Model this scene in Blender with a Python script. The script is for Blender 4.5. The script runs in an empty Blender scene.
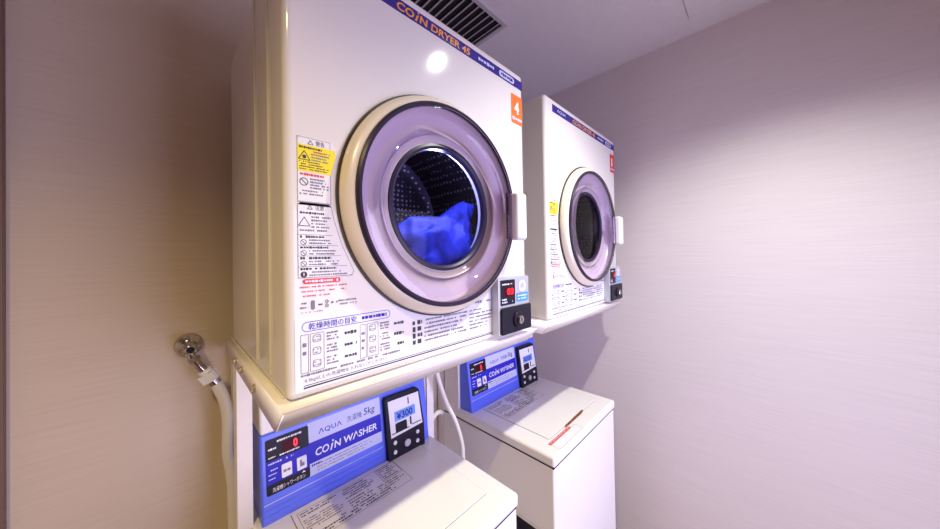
import bpy, bmesh, math, random
from mathutils import Matrix, Vector, noise
random.seed(7)
S = bpy.context.scene
COL = S.collection
R = math.radians

# ------------------------------------------------------------------ camera
cd = bpy.data.cameras.new('camera')
cam = bpy.data.objects.new('camera', cd); COL.objects.link(cam)
ya, pi_, ro = R(45.5671), R(.5408), R(-.9612)
fw = Vector((math.sin(ya)*math.cos(pi_), math.cos(ya)*math.cos(pi_), math.sin(pi_)))
rt = Vector((math.cos(ya), -math.sin(ya), 0)); up = rt.cross(fw)
r2 = rt*math.cos(ro) + up*math.sin(ro); u2 = -rt*math.sin(ro) + up*math.cos(ro)
mw = Matrix((r2, u2, -fw)).transposed().to_4x4(); mw.translation = (-.129, -1.1485, 1.4676)
cam.matrix_world = mw
cd.sensor_fit = 'HORIZONTAL'; cd.sensor_width = 36; cd.lens = 36*300.66/940
cd.shift_x = -3.2844/940; cd.shift_y = -10.8335/940
cd.clip_start = .02
S.camera = cam

# ------------------------------------------------------------------ light
S.view_settings.view_transform = 'Standard'; S.view_settings.look = 'None'
S.view_settings.exposure = 0.08; S.view_settings.gamma = 1
def rgbpow(c): m = max(c); return m, tuple(x/m for x in c)
LW = (.12, .05, .03)                # light from the open side of the room behind the camera
L1 = (92, 95, 85); L2 = (84, 67, 28); LA = (12.8, 12.4, 19.5)
world = bpy.data.worlds.new('world'); S.world = world; world.use_nodes = True
bg = world.node_tree.nodes['Background']; bg.inputs[0].default_value = (*LW, 1); bg.inputs[1].default_value = 1

def lamp(name, kind, loc, energy, color, **k):
    d = bpy.data.lights.new(name, kind); d.energy = energy; d.color = color
    o = bpy.data.objects.new(name, d); COL.objects.link(o); o.location = loc
    for a, v in k.items(): setattr(d, a, v)
    return o
CEIL = 2.462
for nm, x, y, c in (('downlight_right', .81, -1.22, L1), ('downlight_left', -.61, -1.2, L2)):
    e, c = rgbpow(c); lamp(nm, 'SPOT', (x, y, CEIL-.03), e, c, spot_size=R(127), spot_blend=1, shadow_soft_size=.024)
e, c = rgbpow(LA)
a = lamp('violet_fill_light', 'AREA', (.8, -2.28, .95), e, c, shape='RECTANGLE', size=1.0, size_y=1.7, spread=R(115))  # added violet area fill behind the camera, lifts the lower surfaces
a.rotation_euler = (R(90), 0, 0)

# ------------------------------------------------------------------ materials
def mat(name, col, rough=.5, metal=0, coat=0, emit=None, estr=1, spec=.5):
    m = bpy.data.materials.new(name); m.use_nodes = True
    b = m.node_tree.nodes['Principled BSDF']
    b.inputs['Base Color'].default_value = (*col, 1); b.inputs['Roughness'].default_value = rough
    b.inputs['Metallic'].default_value = metal; b.inputs['Coat Weight'].default_value = coat
    b.inputs['Specular IOR Level'].default_value = spec
    if emit: b.inputs['Emission Color'].default_value = (*emit, 1); b.inputs['Emission Strength'].default_value = estr
    return m
def speckle(m, scale=60, amt=.06, bump=0.0, stretch=(1, 1, 1)):
    """procedural colour variation over the base colour"""
    nt = m.node_tree; b = nt.nodes['Principled BSDF']; col = b.inputs['Base Color'].default_value[:]
    tc = nt.nodes.new('ShaderNodeTexCoord'); mp = nt.nodes.new('ShaderNodeMapping'); mp.inputs['Scale'].default_value = stretch
    n = nt.nodes.new('ShaderNodeTexNoise'); n.inputs['Scale'].default_value = scale; n.inputs['Detail'].default_value = 4
    cr = nt.nodes.new('ShaderNodeValToRGB')
    cr.color_ramp.elements[0].position = .3; cr.color_ramp.elements[1].position = .7
    cr.color_ramp.elements[0].color = tuple(c*(1-amt) for c in col[:3])+(1,)
    cr.color_ramp.elements[1].color = tuple(min(1, c*(1+amt)) for c in col[:3])+(1,)
    L = nt.links.new
    L(tc.outputs['Object'], mp.inputs[0]); L(mp.outputs[0], n.inputs['Vector']); L(n.outputs['Fac'], cr.inputs[0]); L(cr.outputs[0], b.inputs['Base Color'])
    if bump:
        bp = nt.nodes.new('ShaderNodeBump'); bp.inputs['Strength'].default_value = bump; bp.inputs['Distance'].default_value = .002
        L(n.outputs['Fac'], bp.inputs['Height']); L(bp.outputs[0], b.inputs['Normal'])
    return m
def glass(name, tint, ior=1.45, rough=.03):
    m = bpy.data.materials.new(name); m.use_nodes = True; nt = m.node_tree; nt.nodes.clear()
    o = nt.nodes.new('ShaderNodeOutputMaterial'); t = nt.nodes.new('ShaderNodeBsdfTransparent'); g = nt.nodes.new('ShaderNodeBsdfGlossy')
    mx = nt.nodes.new('ShaderNodeMixShader'); f = nt.nodes.new('ShaderNodeFresnel'); f.inputs[0].default_value = 1.45
    t.inputs[0].default_value = (*tint, 1); g.inputs['Roughness'].default_value = rough; f.inputs[0].default_value = ior
    nt.links.new(f.outputs[0], mx.inputs[0]); nt.links.new(t.outputs[0], mx.inputs[1]); nt.links.new(g.outputs[0], mx.inputs[2]); nt.links.new(mx.outputs[0], o.inputs[0])
    return m
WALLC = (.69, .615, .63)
M = dict(
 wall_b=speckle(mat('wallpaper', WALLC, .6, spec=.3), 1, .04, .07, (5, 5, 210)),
 wall_w=speckle(mat('warm_lit_wallpaper', (.62, .51, .42), .6, spec=.3), 1, .04, .07, (5, 5, 210)),  # same paper as the right wall, warm light tinted into its colour
 ceil=speckle(mat('ceiling_paint', (.74, .68, .71), .8), 40, .02),
 floor=speckle(mat('vinyl_floor', (.30, .25, .22), .5), 8, .1),
 jamb=speckle(mat('brown_trim', (.17, .10, .075), .5), 1, .12, 0, (40, 40, 2)),
 ivory=speckle(mat('ivory_enamel', (.77, .725, .69), .09, spec=.3), 3, .015),
 steel_w=speckle(mat('cream_painted_steel', (.87, .81, .77), .35), 20, .03),
 white=speckle(mat('white_enamel', (.85, .81, .79), .25, 0, .25), 3, .015),
 cap=mat('white_plastic', (.80, .77, .76), .4),
 sheet=mat('label_white', (.82, .79, .81), .2, spec=.2),
 cream=mat('cream_plastic', (.80, .70, .56), .25, 0, .3),
 seal=mat('black_rubber', (.035, .022, .02), .5),
 gasket=mat('dark_violet_gasket', (.025, .015, .04), .35, spec=.25),
 lens=glass('violet_lens', (.86, .78, .86), rough=.04), bowl=mat('pale_bowl', (.74, .68, .74), .3),
 port=glass('door_glass', (.70, .68, .84), 1.2),
 drum=mat('drum_steel', (.10, .09, .10), .35, .8),
 navy=mat('navy_print', (.045, .03, .24), .12, spec=.25),
 orange=mat('orange_print', (.90, .36, .02), .2, spec=.2),
 tag_o=mat('orange_tag', (.95, .17, .015), .45),
 tag_r=mat('red_tag', (.72, .05, .03), .45),
 black=mat('black_plastic', (.018, .015, .026), .35, spec=.12),
 ink=mat('black_print', (.035, .03, .05), .6),
 grey=mat('grey_print', (.20, .18, .24), .6),
 silver=mat('silver_panel', (.50, .50, .56), .4, .3),
 chrome=mat('chrome', (.55, .52, .50), .10, 1),
 bolt=mat('zinc', (.65, .58, .48), .3, .9),
 yellow=mat('yellow_print', (.90, .72, .015), .45),
 red=mat('red_print', (.75, .03, .05), .45),
 rust=speckle(mat('rust', (.20, .07, .03), .8), 90, .5),
 led=mat('red_led', (.5, .0, .0), .4, emit=(1, .01, .03), estr=2.6),
 ledbg=mat('red_window', (.06, .002, .005), .4, spec=.1),
 lcd=mat('blue_lcd', (.10, .20, .55), .25, emit=(.10, .22, .75), estr=.45),
 cyan=mat('blue_print', (.06, .30, .72), .45),
 blue=speckle(mat('blue_console', (.105, .16, .88), .35, 0, .15), 1, .03, 0, (2, 2, 70)),
 band=mat('royal_blue_print', (.025, .02, .50), .4, spec=.2),
 pale=mat('pale_blue_print', (.60, .62, .86), .4, spec=.2),
 btn=mat('white_button', (.80, .78, .85), .4),
 hose=mat('white_hose', (.80, .75, .68), .35),
 vent=mat('vent_grey', (.50, .45, .49), .5),
 dark=mat('dark_void', (.012, .010, .012), .9),
)
# drum: perforations as pale dots, their glints painted into the steel colour
nt = M['drum'].node_tree; b = nt.nodes['Principled BSDF']
tc = nt.nodes.new('ShaderNodeTexCoord'); vo = nt.nodes.new('ShaderNodeTexVoronoi'); vo.inputs['Scale'].default_value = 62; vo.inputs['Randomness'].default_value = .25
cr = nt.nodes.new('ShaderNodeValToRGB'); cr.color_ramp.elements[0].position = .22; cr.color_ramp.elements[1].position = .30
cr.color_ramp.elements[0].color = (.42, .33, .34, 1); cr.color_ramp.elements[1].color = (.045, .035, .045, 1)
nt.links.new(tc.outputs['Object'], vo.inputs['Vector']); nt.links.new(vo.outputs['Distance'], cr.inputs[0]); nt.links.new(cr.outputs[0], b.inputs['Base Color'])

# ------------------------------------------------------------------ mesh builder
_fc = bpy.data.curves.new('glyphs', 'FONT'); _fo = bpy.data.objects.new('glyphs', _fc)
_cache = {}
def glyphs(body, bold=0, shear=0, space=1):
    k = (body, bold, shear, space)
    if k not in _cache:
        if _fo.name not in COL.objects: COL.objects.link(_fo)
        _fc.body = body; _fc.offset = bold; _fc.shear = shear; _fc.space_character = space; _fc.resolution_u = 3
        bpy.context.view_layer.update()
        me = bpy.data.meshes.new_from_object(_fo.evaluated_get(bpy.context.evaluated_depsgraph_get()))
        vs = [v.co.copy() for v in me.vertices]; fs = [tuple(p.vertices) for p in me.polygons]
        bpy.data.meshes.remove(me)
        x0 = min(v.x for v in vs); x1 = max(v.x for v in vs); y0 = min(v.y for v in vs); y1 = max(v.y for v in vs)
        _cache[k] = ([((v.x-x0)/(x1-x0), (v.y-y0)/max(y1-y0, 1e-6)) for v in vs], fs)
    return _cache[k]
def frame(o, u, v):
    u = Vector(u).normalized(); v = Vector(v).normalized(); n = u.cross(v)
    m = Matrix((u, v, n)).transposed().to_4x4(); m.translation = o
    return m
def rrect(u0, v0, u1, v1, r, seg=5):
    if r <= 0: return [(u0, v0), (u1, v0), (u1, v1), (u0, v1)]
    out = []
    for cx, cy, a0 in ((u1-r, v0+r, -90), (u1-r, v1-r, 0), (u0+r, v1-r, 90), (u0+r, v0+r, 180)):
        for i in range(seg+1):
            a = R(a0+90*i/seg); out.append((cx+r*math.cos(a), cy+r*math.sin(a)))
    return out
class MB:
    def __init__(s): s.v = []; s.f = []; s.m = []; s.mats = []
    def add(s, vs, fs, m, X=None):
        if m not in s.mats: s.mats.append(m)
        i = s.mats.index(m); o = len(s.v)
        s.v += [tuple(X @ Vector(p)) if X else tuple(p) for p in vs]
        s.f += [tuple(o+k for k in f) for f in fs]; s.m += [i]*len(fs)
        return s
    def bm(s, bm, m, X=None):
        bm.verts.index_update()
        s.add([v.co[:] for v in bm.verts], [[v.index for v in f.verts] for f in bm.faces], m, X); bm.free(); return s
    def box(s, a, b, m, bev=0, seg=3, X=None, cond=None):
        bm = bmesh.new(); bmesh.ops.create_cube(bm, size=1)
        for v in bm.verts: v.co = Vector([(a[k]+b[k])/2 + v.co[k]*(b[k]-a[k]) for k in range(3)])
        if bev:
            es = [e for e in bm.edges if cond is None or cond((e.verts[0].co+e.verts[1].co)/2)]
            bmesh.ops.bevel(bm, geom=es, offset=bev, segments=seg, affect='EDGES', profile=.5)
        return s.bm(bm, m, X)
    def lathe(s, prof, m, X, n=72):
        """profile of (radius, height along the frame's normal)"""
        vs = []; fs = []; k = len(prof)
        for i in range(n):
            a = 2*math.pi*i/n
            for r, h in prof: vs.append((r*math.cos(a), r*math.sin(a), h))
        for i in range(n):
            j = (i+1) % n
            for q in range(k-1): fs.append((i*k+q, j*k+q, j*k+q+1, i*k+q+1))
        if prof[-1][0] < 1e-5 or prof[0][0] < 1e-5: pass
        return s.add(vs, fs, m, X)
    def disc(s, r, h, m, X, n=48):
        return s.add([(r*math.cos(2*math.pi*i/n), r*math.sin(2*math.pi*i/n), h) for i in range(n)], [tuple(range(n))], m, X)
    def cyl(s, r, h0, h1, m, X, n=24, bev=0):
        p = [(r, h0), (r, h1-bev), (r-bev, h1)] if bev else [(r, h0), (r, h1)]
        s.lathe(p, m, X, n); s.disc(r-bev, h1, m, X, n)
        return s.add([(r*math.cos(-2*math.pi*i/n), r*math.sin(-2*math.pi*i/n), h0) for i in range(n)], [tuple(range(n))], m, X)
    def poly(s, pts, m, X, h0=0, h1=.0006):
        n = len(pts); vs = [(u, v, h0) for u, v in pts]+[(u, v, h1) for u, v in pts]
        fs = [tuple(range(n, 2*n)), tuple(reversed(range(n)))]+[(i, (i+1) % n, n+(i+1) % n, n+i) for i in range(n)]
        return s.add(vs, fs, m, X)
    def plate(s, u0, v0, u1, v1, m, X, r=0, h0=0, h1=.0006): return s.poly(rrect(u0, v0, u1, v1, r), m, X, h0, h1)
    def ring(s, outer, inner, m, X, h):
        n = len(outer)
        return s.add([(u, v, h) for u, v in outer]+[(u, v, h) for u, v in inner], [(i, (i+1) % n, n+(i+1) % n, n+i) for i in range(n)], m, X)
    def outline(s, u0, v0, u1, v1, w, m, X, h=.0008, r=0):
        return s.ring(rrect(u0, v0, u1, v1, r), rrect(u0+w, v0+w, u1-w, v1-w, max(0, r-w) if r else 0), m, X, h)
    def circ(s, cu, cv, ro, ri, m, X, h=.0009, n=24):
        f = lambda r: [(cu+r*math.cos(2*math.pi*i/n), cv+r*math.sin(2*math.pi*i/n)) for i in range(n)]
        if ri <= 0: return s.add([(u, v, h) for u, v in f(ro)], [tuple(range(n))], m, X)
        return s.ring(f(ro), f(ri), m, X, h)
    def bar(s, p, q, w, m, X, h=.0009):
        d = Vector((q[0]-p[0], q[1]-p[1])).normalized()*w/2; n = Vector((-d.y, d.x))
        return s.add([(p[0]-n.x, p[1]-n.y, h), (q[0]-n.x, q[1]-n.y, h), (q[0]+n.x, q[1]+n.y, h), (p[0]+n.x, p[1]+n.y, h)], [(0, 1, 2, 3)], m, X)
    def text(s, body, u0, v0, u1, v1, m, X, h=.0010, bold=0, shear=0, space=1):
        vs, fs = glyphs(body, bold, shear, space)
        return s.add([(u0+x*(u1-u0), v0+y*(v1-v0), h) for x, y in vs], fs, m, X)
    def rows(s, u0, v0, u1, v1, n, m, X, h=.0009, cov=.62, seed=1, gap=.18, short=.3):
        """lines of print too small to read"""
        rd = random.Random(seed); dy = (v1-v0)/n
        for k in range(n):
            y = v1-(k+.5)*dy; t = dy*cov/2; x = u0; end = u1-(u1-u0)*rd.random()*short
            while x < end:
                w = dy*cov*rd.uniform(.5, 1.1)
                if rd.random() > gap:
                    tt = t*rd.uniform(.55, 1); x2 = min(x+w, end)
                    s.add([(x, y-tt, h), (x2, y-tt, h), (x2, y+tt*.9, h), (x, y+tt, h)], [(0, 1, 2, 3)], m, X)
                x += w*1.25
        return s
    def tube(s, pts, r, m, n=14, sm=8, caps=True, rad=None):
        P = [Vector(p) for p in pts]
        if sm > 1 and len(P) > 2:
            Q = []
            for i in range(len(P)-1):
                p0 = P[max(i-1, 0)]; p1 = P[i]; p2 = P[i+1]; p3 = P[min(i+2, len(P)-1)]
                for k in range(sm):
                    t = k/sm
                    Q.append(.5*((2*p1)+(p2-p0)*t+(2*p0-5*p1+4*p2-p3)*t*t+(-p0+3*p1-3*p2+p3)*t**3))
            P = Q+[P[-1]]
        T = [(P[min(i+1, len(P)-1)]-P[max(i-1, 0)]).normalized() for i in range(len(P))]
        N = T[0].orthogonal().normalized(); vs = []; fs = []
        for i, p in enumerate(P):
            N = (N-T[i]*N.dot(T[i])).normalized(); B = T[i].cross(N); rr = rad(i/(len(P)-1)) if rad else r
            for k in range(n):
                a = 2*math.pi*k/n; vs.append(p+N*rr*math.cos(a)+B*rr*math.sin(a))
        for i in range(len(P)-1):
            for k in range(n):
                fs.append((i*n+k, i*n+(k+1) % n, (i+1)*n+(k+1) % n, (i+1)*n+k))
        if caps: fs += [tuple(reversed(range(n))), tuple(range((len(P)-1)*n, len(P)*n))]
        return s.add(vs, fs, m)
    def build(s, name, parent=None, angle=35):
        me = bpy.data.meshes.new(name); me.from_pydata(s.v, [], s.f)
        for m in s.mats: me.materials.append(M[m])
        me.polygons.foreach_set('material_index', s.m)
        me.polygons.foreach_set('use_smooth', [True]*len(s.f)); me.set_sharp_from_angle(angle=R(angle)); me.update()
        o = bpy.data.objects.new(name, me); COL.objects.link(o)
        if parent: o.parent = parent
        wn = o.modifiers.new('weighted_normals', 'WEIGHTED_NORMAL'); wn.keep_sharp = True
        return o
def tag(o, label=None, cat=None, group=None, kind=None):
    for k, v in (('label', label), ('category', cat), ('group', group), ('kind', kind)):
        if v: o[k] = v
    return o
def thing(name, loc, label, cat, group=None):
    o = bpy.data.objects.new(name, None); COL.objects.link(o); o.location = loc; o.empty_display_size = .05
    return tag(o, label, cat, group)

# ------------------------------------------------------------------ the room
XR, XL, YF, XJ = 1.55, -1.5, -2.3, -.366
def struct(name, b): return tag(b.build(name), kind='structure')
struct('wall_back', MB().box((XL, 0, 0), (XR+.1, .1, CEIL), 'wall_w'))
struct('wall_right', MB().box((XR, YF, 0), (XR+.1, 0, CEIL), 'wall_b'))
struct('wall_left', MB().box((XL-.1, YF, 0), (XL, .1, CEIL), 'wall_b'))
struct('floor', MB().box((XL-.1, YF, -.1), (XR+.1, .1, 0), 'floor'))
struct('ceiling', MB().box((XL-.1, YF, CEIL), (XR+.1, .1, CEIL+.1), 'ceil'))
struct('trim_1', MB().box((XJ-.10, -.02, 0), (XJ, 0, CEIL), 'jamb', .002))

# ------------------------------------------------------------------ ceiling vent and hatch
CX = frame((0, 0, CEIL), (1, 0, 0), (0, -1, 0))          # u = x, v = -y, normal down
t = thing('ceiling_vent', (0, 0, CEIL), 'grey slatted air vent in the ceiling above the big nearer dryer', 'vent')
def loc(o, z=CEIL): return Matrix.Translation((0, 0, -z)) @ o
VX = loc(CX); va, vb, vc, vd = .46, .06, .90, .368
b = MB()
for u0, v0, u1, v1 in ((va, vb, vc, vb+.016), (va, vd-.016, vc, vd), (va, vb+.016, va+.016, vd-.016), (vc-.016, vb+.016, vc, vd-.016)):
    b.plate(u0, v0, u1, v1, 'vent', VX, 0, 0, .008)
b.build('frame', t)
MB().plate(va+.016, vb+.016, vc-.016, vd-.016, 'dark', VX, 0, .0002, .001).build('duct_opening', t)
n = 13
for i in range(n):
    x = va+.016+(i+.5)*(vc-va-.032)/n
    MB().box((x-.009, -(vd-.016), -.0055), (x+.009, -(vb+.016), -.0040), 'vent', X=Matrix.Translation((x, 0, -.005)) @ Matrix.Rotation(R(-36), 4, 'Y') @ Matrix.Translation((-x, 0, .005))).build('slat', t)
t = thing('ceiling_hatch', (0, 0, CEIL), 'flat painted access hatch with thin metal edge in the ceiling', 'hatch')
b = MB(); b.plate(.974, .926, 1.424, 1.376, 'vent', VX, 0, 0, .0015); b.build('hatch_frame', t)
MB().plate(.9775, .9295, 1.4205, 1.3725, 'ceil', VX, 0, .0012, .003).build('hatch_panel', t)

# ------------------------------------------------------------------ coin dryers
DW, DF, DB, Z0, Z1 = .65, -.612, -.07, 1.243, 2.026
DC = (.325, 1.582)
def coin_word(b, u0, v0, u1, v1, rest, m, X, split):
    """COIN with its slanted dotted I, then the rest of the line"""
    w = u1-u0; h = v1-v0; c = u0+w*split[0]; i1 = u0+w*split[1]
    b.text('CO', u0, v0, c, v1, m, X, bold=.022, shear=.12)
    s0 = c+(i1-c)*.12; s1 = i1-(i1-c)*.12; wd = (i1-c)*.34
    b.add([(s0, v0-h*.05, .001), (s0+wd, v0-h*.05, .001), (s1, v0+h*.80, .001), (s1-wd, v0+h*.80, .001)], [(0, 1, 2, 3)], m, X)
    b.circ(s1-wd*.2, v1+h*.12, wd*.55, 0, m, X, .001, 10)
    b.text(rest, i1, v0, u1, v1, m, X, bold=.022, shear=.12)
def make_dryer(x0, label, digit, tagm, sub, seed):
    t = thing('coin_dryer', (x0, 0, Z0), label, 'tumble dryer', 'coin dryers on steel stands')
    T = Matrix.Translation((0, 0, -Z0))                    # dryer-local: x from its left side, world z inside the frame
    F = T @ frame((0, DF, 0), (1, 0, 0), (0, 0, 1))        # front face: u = x, v = z
    DX = T @ frame((DC[0], DF, DC[1]), (1, 0, 0), (0, 0, 1))
    # body with the drum opening cut through its front
    body = MB().box((0, DF, Z0), (DW, DB, Z1), 'ivory', .013, 4, X=T).build('body', t)
    cut = MB()
    prof = [(0, -.40), (.235, -.40), (.235, -.03), (.145, -.03), (.145, .02), (0, .02)]
    cut.lathe(prof, 'ivory', DX, 64); co = cut.build('cutter')
    co.location = (x0, 0, Z0)
    bmx = bmesh.new(); bmx.from_mesh(co.data); bmesh.ops.remove_doubles(bmx, verts=bmx.verts, dist=1e-5); bmesh.ops.recalc_face_normals(bmx, faces=bmx.faces); bmx.to_mesh(co.data); bmx.free()
    body.modifiers.clear(); co.modifiers.clear(); md = body.modifiers.new('b', 'BOOLEAN'); md.object = co; md.operation = 'DIFFERENCE'; md.solver = 'EXACT'
    bpy.context.view_layer.update()
    me = bpy.data.meshes.new_from_object(body.evaluated_get(bpy.context.evaluated_depsgraph_get()))
    body.modifiers.clear(); body.data = me; me.name = 'body'
    me.polygons.foreach_set('use_smooth', [True]*len(me.polygons)); me.set_sharp_from_angle(angle=R(35))
    bpy.data.objects.remove(co); body.modifiers.new('weighted_normals', 'WEIGHTED_NORMAL').keep_sharp = True
    # side panel seams
    for y in (-.403, -.514):
        MB().box((-.003, y-.005, Z0+.02), (.002, y+.005, Z1-.02), 'ivory', .0022, 2, X=T).build('side_rib', t)
    # drum
    MB().lathe([(.148, -.032), (.232, -.034), (.232, -.33), (.20, -.352), (.06, -.36), (0, -.36)], 'drum', DX, 64).build('drum', t)
    MB().cyl(.012, -.36, -.345, 'chrome', DX, 20, .003).build('drum_bolt', t)
    # door: cream ring, gasket, violet bowl, glass, handle
    MB().lathe([(.2405, .0002), (.2475, .0002), (.2475, .004), (.2425, .004)], 'seal', DX, 96).build('door_seal', t)
    door = MB().lathe([(.243, .001), (.2435, .010), (.240, .019), (.233, .026), (.226, .029), (.221, .029), (.219, .02)], 'cream', DX, 96).build('door', t)
    MB().lathe([(.2255, .028), (.2245, .034), (.221, .037), (.216, .036), (.2145, .030)], 'gasket', DX, 96).build('gasket', door)
    MB().lathe([(.2160, .026), (.2145, .014), (.208, .005), (.196, .001), (.180, -.001), (.166, .001), (.163, .004), (.160, .001), (.150, -.003), (.139, -.006)], 'bowl', DX, 96).build('door_bowl', door)
    MB().lathe([(.2165, .029), (.2155, .036), (.211, .0385), (.196, .0385), (.190, .0365), (.184, .036), (.178, .0335), (.172, .028), (.165, .016), (.158, .007), (.150, .001), (.144, -.002)], 'lens', DX, 96).build('lens_ring', door)
    MB().lathe([(.1475, -.003), (.146, .003), (.140, .0045), (.1345, .001), (.133, -.010)], 'gasket', DX, 96).build('inner_gasket', door)
    MB().lathe([(.135, -.006), (.10, -.002), (.05, .001), (.0001, .002)], 'port', DX, 64).build('door_glass', door)
    hb = MB(); hb.box((.528, DF-.062, 1.510), (.574, DF-.030, 1.640), 'cap', .010, 4, X=T)
    hb.box((.533, DF-.032, 1.520), (.560, DF-.001, 1.630), 'cap', .004, 2, X=T)
    hb.build('handle', door)
    MB().box((.507, DF-.045, 1.512), (.527, DF-.036, 1.638), 'lens', .004, 2, X=T).build('finger_grip', door)
    # brand band along the top
    b = MB().plate(.05, 1.977, .645, 2.004, 'navy', F, 0, 0, .0006)
    coin_word(b, .205, 1.981, .418, 1.9985, 'N DRYER 45', 'orange', F, (.20, .265))
    b.text('ΛQUΛ', .085, 1.984, .150, 1.9965, 'pale', F, bold=.01)
    b.rows(.449, 1.985, .512, 1.996, 1, 'pale', F, cov=.9, seed=3, gap=.05, short=0)
    b.plate(.535, 1.9815, .605, 1.999, 'pale', F, .008, 0, .0008); b.rows(.543, 1.985, .597, 1.9955, 1, 'navy', F, h=.0012, cov=1, seed=4, gap=.05, short=0)
    b.build('brand_band', t)
    # machine number
    b = MB().plate(.589, 1.866, .6435, 1.953, tagm, F, .004, 0, .0006)
    b.text(digit, .605, 1.896, .627 if digit != '1' else .620, 1.934, 'sheet', F, bold=.05); b.rows(.594, 1.874, .640, 1.888, 1, 'pale', F, cov=.8, seed=5, gap=.1, short=0)
    b.build('number_sticker', t)
    # warning label column left of the door
    b = MB()
    rr = [(.018, 1.556), (.069, 1.556), (.069, 1.610), (.078, 1.640), (.078, 1.660), (.072, 1.667), (.024, 1.667), (.018, 1.661)]
    b.poly(rr, 'sheet', F); b.poly([(.0185, 1.611), (.0695, 1.611), (.0775, 1.640), (.0775, 1.655), (.0185, 1.655)], 'yellow', F, 0, .0008)
    def tri(cx, cy, r, w=.0012, m='ink'):
        p = [(cx-r, cy-r*.8), (cx+r, cy-r*.8), (cx, cy+r*.9)]
        for i in range(3): b.bar(p[i], p[(i+1) % 3], w, m, F, .0011)
    b.text('警告', .046, 1.6565, .060, 1.6645, 'ink', F); tri(.038, 1.660, .0038, .0008)
    b.rows(.021, 1.648, .058, 1.653, 1, 'ink', F, h=.0011, seed=seed+1, gap=.05, cov=.8, short=.1)
    tri(.0285, 1.637, .0085); b.circ(.0285, 1.635, .003, 0, 'ink', F, .0012, 10)
    b.rows(.039, 1.629, .070, 1.648, 4, 'grey', F, h=.0011, seed=seed+2); b.rows(.043, 1.6435, .062, 1.647, 1, 'red', F, h=.0012, seed=seed+9, cov=.8)
    b.rows(.021, 1.613, .068, 1.629, 4, 'ink', F, h=.0011, seed=seed+3, cov=.5)
    b.rows(.022, 1.604, .060, 1.609, 1, 'red', F, h=.0011, seed=seed+4, gap=.05, cov=.9, short=.05)
    def no(cx, cy, r): b.circ(cx, cy, r, r*.82, 'ink', F); b.bar((cx-r*.7, cy+r*.7), (cx+r*.7, cy-r*.7), r*.2, 'ink', F)
    no(.0275, 1.594, .0065); b.rows(.037, 1.583, .067, 1.602, 4, 'grey', F, h=.0011, seed=seed+5); b.rows(.021, 1.572, .066, 1.582, 2, 'grey', F, seed=seed+6)
    b.outline(.018, 1.5615, .0695, 1.667, .0007, 'grey', F, .0007)
    for k in range(1): b.bar((.018, 1.5605), (.07, 1.5605), .0008, 'grey', F)
    # caution column
    b.poly([(.018, 1.438), (.100, 1.438), (.108, 1.442), (.106, 1.452), (.088, 1.490), (.074, 1.535), (.071, 1.557), (.066, 1.560), (.022, 1.560), (.018, 1.556)], 'sheet', F)
    outl = [(.018, 1.438), (.104, 1.438), (.108, 1.446), (.088, 1.490), (.074, 1.535), (.070, 1.557), (.064, 1.560), (.022, 1.560), (.018, 1.556)]
    for i in range(len(outl)): b.bar(outl[i], outl[(i+1) % len(outl)], .0007, 'grey', F)
    tri(.036, 1.553, .0038, .0008); b.text('注意', .044, 1.549, .058, 1.557, 'ink', F)
    b.rows(.021, 1.541, .058, 1.546, 1, 'ink', F, seed=seed+7, gap=.05, cov=.8, short=0); tri(.0275, 1.529, .0085, .0009); b.rows(.038, 1.518, .070, 1.540, 4, 'grey', F, seed=seed+8)
    b.rows(.021, 1.512, .070, 1.518, 1, 'grey', F, seed=seed+20)
    y = 1.508
    for k, e in enumerate((.076, .084, .090, .100)):
        b.bar((.018, y), (e-.004, y), .0006, 'grey', F)
        b.rows(.021, y-.006, .021+(e-.03)*.8, y-.001, 1, 'ink', F, seed=seed+30+k, gap=.05, cov=.85, short=0)
        if k < 3: no(.026, y-.0125, .0045)
        else: b.circ(.026, y-.0125, .005, 0, 'ink', F); b.bar((.026, y-.0148), (.026, y-.0095), .0013, 'sheet', F, .0012)
        b.rows(.034, y-.0165, e-.004, y-.0065, 2, 'grey', F, seed=seed+40+k, short=.15)
        y -= .0175
    b.plate(.024, 1.4275, .084, 1.4355, 'red', F, .004, 0, .0007); b.rows(.028, 1.429, .080, 1.434, 1, 'sheet', F, h=.0011, seed=seed+50, cov=.85, gap=.05, short=0)
    b.rows(.020, 1.412, .115, 1.426, 2, 'red', F, seed=seed+51, cov=.35, gap=.3); b.rows(.022, 1.405, .085, 1.411, 1, 'red', F, seed=seed+52, cov=.4, gap=.3)
    b.rows(.020, 1.386, .034, 1.400, 2, 'grey', F, seed=seed+53, cov=.4, gap=.4); b.plate(.036, 1.385, .042, 1.400, 'grey', F, .002, 0, .0008)
    b.bar((.047, 1.392), (.054, 1.392), .002, 'ink', F); b.circ(.061, 1.389, .003, .0015, 'grey', F); b.circ(.061, 1.396, .003, .0015, 'grey', F)
    b.rows(.068, 1.389, .080, 1.398, 1, 'grey', F, seed=seed+54, cov=.4); b.rows(.080, 1.386, .120, 1.398, 2, 'grey', F, seed=seed+55, cov=.5)
    b.rows(.022, 1.379, .060, 1.384, 1, 'grey', F, seed=seed+56, cov=.35)
    b.build('warning_label', t)['label'] = 'warning label with a yellow panel'
    # drying time sheet
    b = MB().plate(.012, 1.255, .497, 1.372, 'sheet', F, 0, 0, .0004)
    b.outline(.022, 1.350, .180, 1.366, .0009, 'band', F, .0008, .008)
    b.text('乾燥時間の目安', .032, 1.3525, .112, 1.3635, 'band', F); b.rows(.122, 1.3535, .172, 1.3625, 1, 'band', F, seed=seed+60, cov=.75, gap=.08, short=0)
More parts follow.
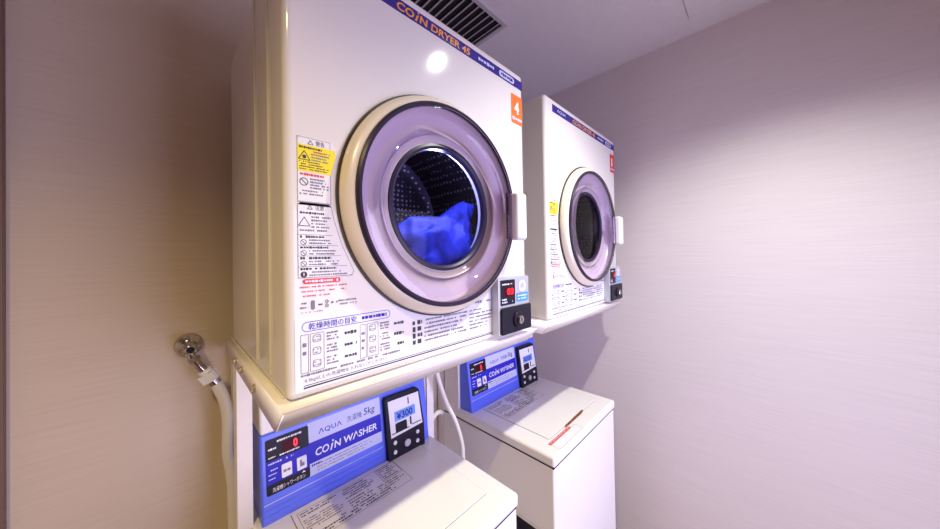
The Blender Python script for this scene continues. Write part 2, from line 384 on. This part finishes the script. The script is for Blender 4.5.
    for q, ub in enumerate((.020, .118)):
        b.outline(ub, 1.284, ub+.012, 1.346, .0008, 'grey', F); b.outline(ub+.014, 1.284, ub+.036, 1.346, .0008, 'grey', F)
        b.rows(ub+.003, 1.296, ub+.009, 1.336, 3, 'grey', F, seed=seed+61+q, cov=.5, short=0)
        for k in range(3):
            yy = 1.287+k*.0205
            b.outline(ub+.018, yy+.003, ub+.031, yy+.015, .0009, 'grey', F, r=.003); b.rows(ub+.019, yy+.004, ub+.031, yy+.014, 2, 'grey', F, seed=seed+63+k+q*3, cov=.4)
            b.rows(ub+.040, yy+.001, ub+.062, yy+.017, 3, 'grey', F, seed=seed+70+k+q*3, cov=.65, gap=.15); b.rows(ub+.070, yy+.005, ub+.092, yy+.012, 1, 'ink', F, seed=seed+80+k+q*3, cov=.9, gap=.03, short=0)
    b.rows(.020, 1.277, .205, 1.284, 1, 'grey', F, seed=seed+90, cov=.6)
    b.text('4.5kg以上の洗濯物を入れないでください', .025, 1.2675, .170, 1.2755, 'grey', F)
    for k in range(4):
        b.rows(.232, 1.283+k*.0135, .239, 1.294+k*.0135, 1, 'ink', F, seed=seed+91+k, cov=1, gap=0, short=0); b.rows(.244, 1.2835+k*.0135, .256, 1.2945+k*.0135, 1, 'ink', F, seed=seed+96+k, cov=.95, gap=.02, short=0)
    b.rows(.262, 1.283, .395, 1.336, 6, 'grey', F, seed=seed+101, cov=.55); b.rows(.400, 1.283, .492, 1.336, 6, 'grey', F, seed=seed+102, cov=.5, short=.5)
    b.rows(.420, 1.345, .48, 1.356, 1, 'grey', F, seed=seed+103, cov=.7, short=0)
    b.plate(.024, 1.2588, .490, 1.2612, 'ink', F, 0, 0, .0008); b.plate(.024, 1.2632, .490, 1.2642, 'ink', F, 0, 0, .0008)
    b.build('instruction_label', t)
    # coin box
    cb = MB().box((.484, DF-.026, 1.253), (.625, DF-.0005, 1.409), 'silver', .003, 2, X=T).build('coin_unit', t)
    G = T @ frame((-.011, DF-.026, 0), (1, 0, 0), (0, 0, 1))
    b = MB().plate(.503, 1.334, .567, 1.402, 'black', G, .003, 0, .001); b.plate(.520, 1.358, .562, 1.382, 'ledbg', G, 0, 0, .0014)
    b.text(sub, .530 if len(sub) > 1 else .546, 1.361, .559, 1.379, 'led', G, h=.0018, bold=.03); b.rows(.510, 1.386, .560, 1.395, 1, 'sheet', G, h=.0015, seed=11, cov=.55); b.rows(.508, 1.345, .545, 1.354, 1, 'sheet', G, h=.0015, seed=12, cov=.6)
    b.rows(.508, 1.337, .563, 1.347, 1, 'pale', G, h=.0015, seed=12, cov=.6); b.build('time_display', cb)
    b = MB().plate(.574, 1.337, .630, 1.362, 'cyan', G, .002, 0, .001); b.rows(.580, 1.341, .627, 1.358, 2, 'sheet', G, h=.0014, seed=13, cov=.5); b.build('price_sticker', cb)
    b = MB().circ(.601, 1.381, .017, .010, 'btn', G, .0012); b.circ(.601, 1.381, .010, 0, 'silver', G, .0012); b.bar((.601, 1.366), (.601, 1.376), .004, 'btn', G, .0015); b.build('coin_diagram', cb)
    b = MB().box((.489, DF-.034, 1.256), (.6265, DF-.026, 1.328), 'black', .005, 3, X=T); b.build('coin_drawer', cb)
    K = T @ frame((.557, DF-.034, 1.291), (1, 0, 0), (0, 0, 1))
    b = MB().cyl(.022, 0, .006, 'black', K, 28, .002); b.build('lock_housing', cb)
    b = MB().cyl(.012, .006, .014, 'chrome', K, 24, .002); b.plate(-.0015, -.006, .0015, .006, 'black', K, 0, .014, .0145); b.build('key_lock', cb)
    return t
D2X = .779
make_dryer(0, 'large coin dryer with orange number 4 sticker, nearer of the two', '4', 'tag_o', '03', 100)
make_dryer(D2X, 'farther coin dryer with red number sticker, next to the right wall', '1', 'tag_r', '0', 300)

# blue cloth in the nearer drum
bm = bmesh.new(); bmesh.ops.create_icosphere(bm, subdivisions=5, radius=1)
for v in bm.verts:
    p = v.co.copy(); d = 1+.22*noise.noise(p*2.1+Vector((3, 1, 0)))+.10*abs(noise.noise(p*5.0))+.04*noise.noise(p*11)
    f = 1-abs(noise.noise(Vector((p.x*3.2, p.y*1.5, p.z*1.6+4))))*.9; d += .16*f**3
    v.co = Vector((p.x*.132, p.y*.080, p.z*.098))*d
    v.co.z += .15*max(0, p.x)**2-.022
b = MB(); M['cloth'] = speckle(mat('blue_cloth', (.03, .05, .70), .6), 14, .8); b.bm(bm, 'cloth')
o = b.build('towel', None, 80); o.location = (.350, -.503, 1.482)
tag(o, 'crumpled bright blue cloth behind the round glass of the nearer dryer', 'cloth')
lamp('drum_fill_light', 'POINT', (.36, -.555, 1.70), 1.8, (.45, .5, 1), shadow_soft_size=.01)  # added bluish light inside the drum to brighten the cloth

# ------------------------------------------------------------------ steel stands under the dryers
def make_stand(x0, x1, label, inset=.075, yr=-.20, yl=-.20, fl=.045):
    t = thing('dryer_stand', (x0, 0, 0), label, 'stand', 'steel dryer stands'); w = x1-x0
    yb, yt, z_t, z_b = -.030, -.634, 1.2415, 1.200
    b = MB()
    # tray plate and its four sloping aprons, 2 mm sheet
    top = [(0, yt, z_t), (w, yt, z_t), (w, yb, z_t), (0, yb, z_t)]
    bot = [(-.003, yt+.036, z_b), (w, yt+.036, z_b), (w, yb, z_b+.008), (-.003, yb, z_b+.008)]
    b.add(top, [(0, 1, 2, 3)], 'steel_w')
    for i in range(4): b.add([top[i], top[(i+1) % 4], bot[(i+1) % 4], bot[i]], [(3, 2, 1, 0)], 'steel_w')
    o = b.build('tray', t); m = o.modifiers.new('s', 'SOLIDIFY'); m.thickness = .003; m.offset = -1
    # raised angle along the left edge where the sheet is folded
    MB().box((.0105, yt+.05, z_t), (.0125, yb, z_t+.004), 'steel_w', .0008, 2).build('edge_lip', t)
    for yy in (-.215, -.30, -.44):
        X = frame((-.0015, yy, 1.222), (0, -1, 0), (0, 0, 1))
        MB().cyl(.0085, 0, .003, 'bolt', X, 24, .001).cyl(.006, .003, .008, 'bolt', X, 6, .001).build('bolt', t)
    for xs, sgn, yy in ((0 if fl < .05 else .006, 1, yl), (.012, 1, -.05), (w-inset, -1, yr), (w-inset, -1, -.05)):
        b = MB(); fx = (xs, xs+.032) if sgn > 0 else (xs-.029, xs+.003)
        b.box((xs, yy, 0), (xs+.003, yy+(fl if yy == yl else .045), 1.207), 'steel_w', .0008, 1)
        b.box((fx[0], yy-.003, 0), (fx[1], yy, 1.207), 'steel_w', .0008, 1)
        b.build('leg', t)
    return t
make_stand(-.010, .672, 'cream steel dryer stand with bolted left rail under the nearer dryer')
make_stand(D2X-.013, D2X+.655, 'cream steel dryer stand under the farther dryer by the right wall', .10, -.15, -.155, .09)

# ------------------------------------------------------------------ coin washers
WW, WF, WT = .55, -.631, .795
def make_washer(x0, label, old):
    t = thing('coin_washer', (x0, 0, 0), label, 'washing machine', 'coin washers under the dryers')
    b = MB().box((.004, WF+.004, .03), (WW-.004, -.05, .7545), 'white', .008, 3)
    b.build('cabinet', t)
    for fx in (.04, WW-.04):
        for fy in (WF+.05, -.10): MB().cyl(.022, 0, .032, 'black', Matrix.Translation((fx, fy, 0)), 20).build('foot', t)
    MB().box((.006, WF+.006, .750), (WW-.006, -.06, .758), 'gasket').build('rim_gap', t)
    MB().box((0, WF, .757), (WW, -.05, WT), 'white', .010, 4).build('top_rim', t)
    # handle recess in the left side
    SX = frame((.004, 0, 0), (0, -1, 0), (0, 0, 1))
    b = MB().outline(.415, .440, .600, .522, .006, 'cap', SX, .0030, .008); b.plate(.421, .446, .594, .516, 'black', SX, .004, 0, .0012)
    b.build('side_handle', t)
    # lid
    LX = frame((0, 0, WT), (1, 0, 0), (0, 1, 0))
    b = MB().plate(.0770, -.5665, .4870, -.236, 'grey', LX, .006, -.001, .0004); b.build('lid_seam', t)
    lid = MB().box((.0785, -.565, WT-.002), (.4855, -.236, WT+.0028), 'white', .002, 2).build('lid', t)
    LT = frame((0, 0, WT+.0028), (1, 0, 0), (0, 1, 0))
    b = MB(); b.outline(.088, -.368, .372, -.252, .0012, 'grey', LT, .0005)
    b.rows(.094, -.276, .19, -.256, 2, 'ink', LT, h=.0005, seed=21, cov=.5); b.rows(.20, -.300, .300, -.256, 5, 'ink', LT, h=.0005, seed=22, cov=.55)
    b.rows(.310, -.310, .366, -.256, 6, 'ink', LT, h=.0005, seed=23, cov=.55); b.outline(.305, -.314, .369, -.254, .001, 'ink', LT, .0006)
    b.rows(.094, -.330, .19, -.285, 5, 'grey', LT, h=.0005, seed=24, cov=.5); b.rows(.20, -.345, .27, -.305, 4, 'ink', LT, h=.0005, seed=25, cov=.5)
    b.rows(.28, -.345, .366, -.318, 3, 'ink', LT, h=.0005, seed=26, cov=.5); b.rows(.094, -.364, .366, -.345, 2, 'ink', LT, h=.0005, seed=27, cov=.6)
    for k in range(4):
        p = (.105+.07*k, -.341); b.bar((p[0]-.006, p[1]), (p[0]+.006, p[1]), .003, 'ink', LT, .0006)
    b.build('lid_label', lid)
    if not old:
        MB().circ(.398, -.280, .011, .006, 'sheet', LT, .0012).build('round_sticker', lid)
    else:
        b = MB().plate(.055, -.624, .235, -.588, 'sheet', LX, .003, 0, .0006); b.outline(.055, -.624, .235, -.588, .0012, 'grey', LX, .0009)
        b.plate(.052, -.587, .205, -.577, 'tag_r', LX, 0, 0, .0008); b.rows(.058, -.5855, .20, -.5785, 1, 'sheet', LX, h=.0011, seed=31, cov=.45, gap=.2)
        b.build('red_notice', t)
        b = MB().poly([(.185, -.574), (.335, -.572), (.36, -.566), (.355, -.560), (.20, -.566)], 'rust', LX, 0, .003); b.build('rusty_catch', t)
    # console
    th = math.atan2(.032, .255); vv = Vector((0, math.sin(th), math.cos(th)))
    PX = frame((0, -.232, WT), (1, 0, 0), vv)
    u0, u1, vt = .017, .537, .218
    def slab(v0, v1, m, back, uu0=u0, uu1=u1, bev=.006):
        bm = bmesh.new(); bmesh.ops.create_cube(bm, size=1)
        for v in bm.verts:
            hv = v0 if v.co.z < 0 else v1; P = Vector((0, -.232, WT))+vv*hv
            v.co = Vector((uu0 if v.co.x < 0 else uu1, P.y if v.co.y < 0 else back, P.z))
        bmesh.ops.bevel(bm, geom=bm.edges[:], offset=bev, segments=3, affect='EDGES', profile=.5)
        return MB().bm(bm, m)
    con = slab(-.004, vt, 'blue', -.06).build('console', t)
    slab(vt, .335, 'cap', -.06, u0+.002, u1-.002).build('console_cap', t)
    b = MB()
    b.plate(.130, .154, .350, .208, 'pale', PX, 0, 0, .0008); b.plate(.130, .0985, .350, .154, 'band', PX, 0, 0, .0008); b.plate(.130, .066, .350, .0985, 'pale', PX, 0, 0, .0008)
    b.text('ΛQUΛ', .158, .166, .224, .182, 'band', PX, bold=.012, space=1.1); b.text('洗濯機', .239, .168, .287, .186, 'navy', PX); b.text('5kg', .293, .163, .332, .190, 'navy', PX, bold=.01, shear=.15)
    coin_word(b, .147, .112, .335, .133, 'N WΛSHER', 'sheet', PX, (.20, .275))
    b.rows(.136, .088, .165, .096, 1, 'navy', PX, seed=41, cov=.7, gap=.05); b.rows(.150, .070, .342, .094, 3, 'grey', PX, seed=42, cov=.4)
    b.build('brand_panel', con)
    for vv_ in (.048, .034, .020): MB().plate(.022, vv_-.0008, .352, vv_+.0008, 'pale' if vv_ == .048 else 'blue', PX, 0, 0, .0012).build('console_ridge', con)
    dp = MB().plate(.029, .067, .131, .203, 'black', PX, .004, 0, .0014); dp.plate(.0295, .093, .1305, .149, 'band', PX, 0, 0, .0018)
    dp.rows(.055, .188, .118, .198, 1, 'sheet', PX, h=.0018, seed=51, cov=.55, gap=.1); dp.rows(.035, .172, .060, .184, 1, 'sheet', PX, h=.0018, seed=52, cov=.45)
    dp.rows(.060, .152, .118, .160, 1, 'sheet', PX, h=.0018, seed=53, cov=.55); dp.rows(.035, .154, .054, .161, 1, 'sheet', PX, h=.0018, seed=58, cov=.5)
    dp.rows(.034, .138, .115, .147, 1, 'pale', PX, h=.0021, seed=54, cov=.5, gap=.35); dp.rows(.034, .100, .055, .132, 3, 'pale', PX, h=.0021, seed=55, cov=.35, gap=.2)
    dp.text('洗濯槽シャワーボタン', .042, .0715, .119, .0825, 'sheet', PX, h=.0018)
    dp.add([(.110, .0865, .0021), (.120, .0865, .0021), (.115, .0915, .0021)], [(0, 1, 2)], 'sheet', PX)
    dpo = dp.build('display_panel', con)
    b = MB().plate(.067, .160, .107, .186, 'ledbg', PX, 0, .001, .0020); b.text('0', .093, .162, .103, .184, 'led', PX, h=.0026, bold=.03); b.build('time_display', dpo)
    for q, (a0, a1) in enumerate(((.063, .087), (.099, .123))):
        b = MB().plate(a0, .097, a1, .130, 'btn', PX, .003, .0015, .0040)
        if q: b.poly([(a0+.007, .105), (a0+.018, .105), (a0+.018, .114), (a0+.012, .114), (a0+.012, .122), (a0+.007, .122)], 'grey', PX, .004, .0044)
        else: b.rows(a0+.004, .107, a1-.004, .119, 1, 'grey', PX, h=.0044, seed=56, cov=.7, gap=.1, short=0)
        b.build('button', dpo)
    # coin unit
    def cu(v): return v
    out = [(.361, -.001), (.503, -.003), (.507, .074), (.497, .190), (.488, .199), (.366, .201), (.360, .194)]
    uo = MB().poly(out, 'black', PX, 0, .018).build('coin_unit', con)
    b = MB().poly([(.374, .068), (.500, .073), (.492, .184), (.370, .187)], 'sheet', PX, .018, .0186)
    b.plate(.377, .078, .445, .081, 'ink', PX, 0, .0186, .019); b.plate(.456, .082, .495, .085, 'ink', PX, 0, .0186, .019)
    b.build('face_plate', uo)
    b = MB().plate(.391, .115, .473, .147, 'lcd', PX, 0, .018, .0195); b.text('¥300', .398, .119, .462, .142, 'navy', PX, h=.0200, bold=.02); b.build('price_screen', uo)
    MB().plate(.392, .079, .435, .109, 'black', PX, .004, .018, .0215).build('coin_return', uo)
    MB().plate(.449, .086, .455, .112, 'ink', PX, .001, .018, .0200).build('coin_slot', uo)
    MB().plate(.446, .157, .450, .178, 'ink', PX, .001, .018, .0200).build('marker', uo)
    for q, (a, c, r) in enumerate(((.386, .051, .0065), (.384, .022, .0065), (.476, .051, .0065), (.473, .022, .0065), (.433, .032, .012))):
        MB().cyl(r, .018, .022, 'btn' if q < 4 else 'silver', PX @ Matrix.Translation((a, c, 0)), 20, .001).build('screw' if q < 4 else 'key_lock', uo)
    return t
make_washer(.018, 'white coin washer with blue console under the nearer dryer, only its top showing', False)
make_washer(.7655, 'white coin washer with rusty lid catch and red sticker, beside the right wall', True)

# ------------------------------------------------------------------ water tap and hoses
t = thing('wall_tap', (-.087, 0, 1.238), 'chrome elbow water tap on the left wallpaper beside the nearer dryer', 'tap')
X = frame((0, 0, 0), (1, 0, 0), (0, 0, 1))
MB().lathe([(.0305, 0), (.0305, .006), (.027, .012), (.018, .016), (.014, .017)], 'chrome', X, 48).build('escutcheon', t)
b = MB(); b.cyl(.0155, .012, .074, 'chrome', X, 32, .004)
b.tube([(0, -.060, -.004), (.002, -.064, -.020), (.010, -.067, -.036), (.022, -.069, -.056), (.034, -.070, -.074)], .0105, 'chrome', 20)
b.build('elbow', t)
b = MB(); b.lathe([(.0135, .073), (.0135, .079), (.010, .081), (.0085, .080), (.0085, .076)], 'chrome', X, 6); b.disc(.009, .0765, 'black', X, 6); b.build('valve_cap', t)
b = MB(); b.tube([(.004, -.065, -.024), (.009, -.067, -.034)], .0145, 'chrome', 6, 1); b.build('nut', t)
W0 = Vector((-.05, -.07, 1.155)); P = lambda *p: Vector(p)-W0
t = thing('water_hose', W0, 'cream water hose with white nut hanging from the chrome wall tap', 'hose')
b = MB(); n0 = P(-.056, -.070, 1.169); n1 = P(-.044, -.0705, 1.148)
b.tube([n0, n1], .0195, 'cap', 8, 1); b.tube([P(-.061, -.070, 1.178), n0], .015, 'cap', 14, 1)
ax = (n1-n0).normalized(); s1 = ax.orthogonal().normalized(); s2 = ax.cross(s1)
for k in range(4):
    a = k*math.pi/2+.4; d = (s1*math.cos(a)+s2*math.sin(a))*.0175; b.tube([n0+d, n1+d], .005, 'cap', 8, 1)
b.build('coupling_nut', t)
b = MB(); b.tube([n1, P(-.038, -.071, 1.136)], .0150, 'chrome', 20, 1); b.build('hose_clamp', t)
b = MB(); b.tube([P(-.043, -.0705, 1.146), P(-.036, -.071, 1.132), P(-.029, -.0715, 1.114), P(-.0195, -.072, 1.083), P(-.013, -.073, 1.04), P(-.0125, -.074, .99), P(-.013, -.075, .94), P(-.006, -.076, .88), P(-.002, -.075, .80), P(0, -.075, .50)], .0135, 'hose', 16); b.build('tube', t)
o = MB(); o.tube([(.573, -.245, 1.19), (.576, -.248, 1.09), (.585, -.25, 1.018), (.624, -.25, .908), (.670, -.25, .816), (.702, -.25, .720), (.708, -.25, .654), (.704, -.25, .50)], .0085, 'hose', 14)
o = tag(o.build('drain_hose'), 'white hose curving down between the two washers', 'hose')
o = MB(); o.tube([(.62, -.09, .62), (.645, -.085, .70), (.675, -.08, .745), (.72, -.07, .765), (.76, -.06, .75)], .010, 'hose', 14)
o = tag(o.build('supply_hose'), 'short pale hose arching low behind the gap between the washers', 'hose')
if _fo.name in COL.objects: COL.objects.unlink(_fo)
bpy.data.objects.remove(_fo)
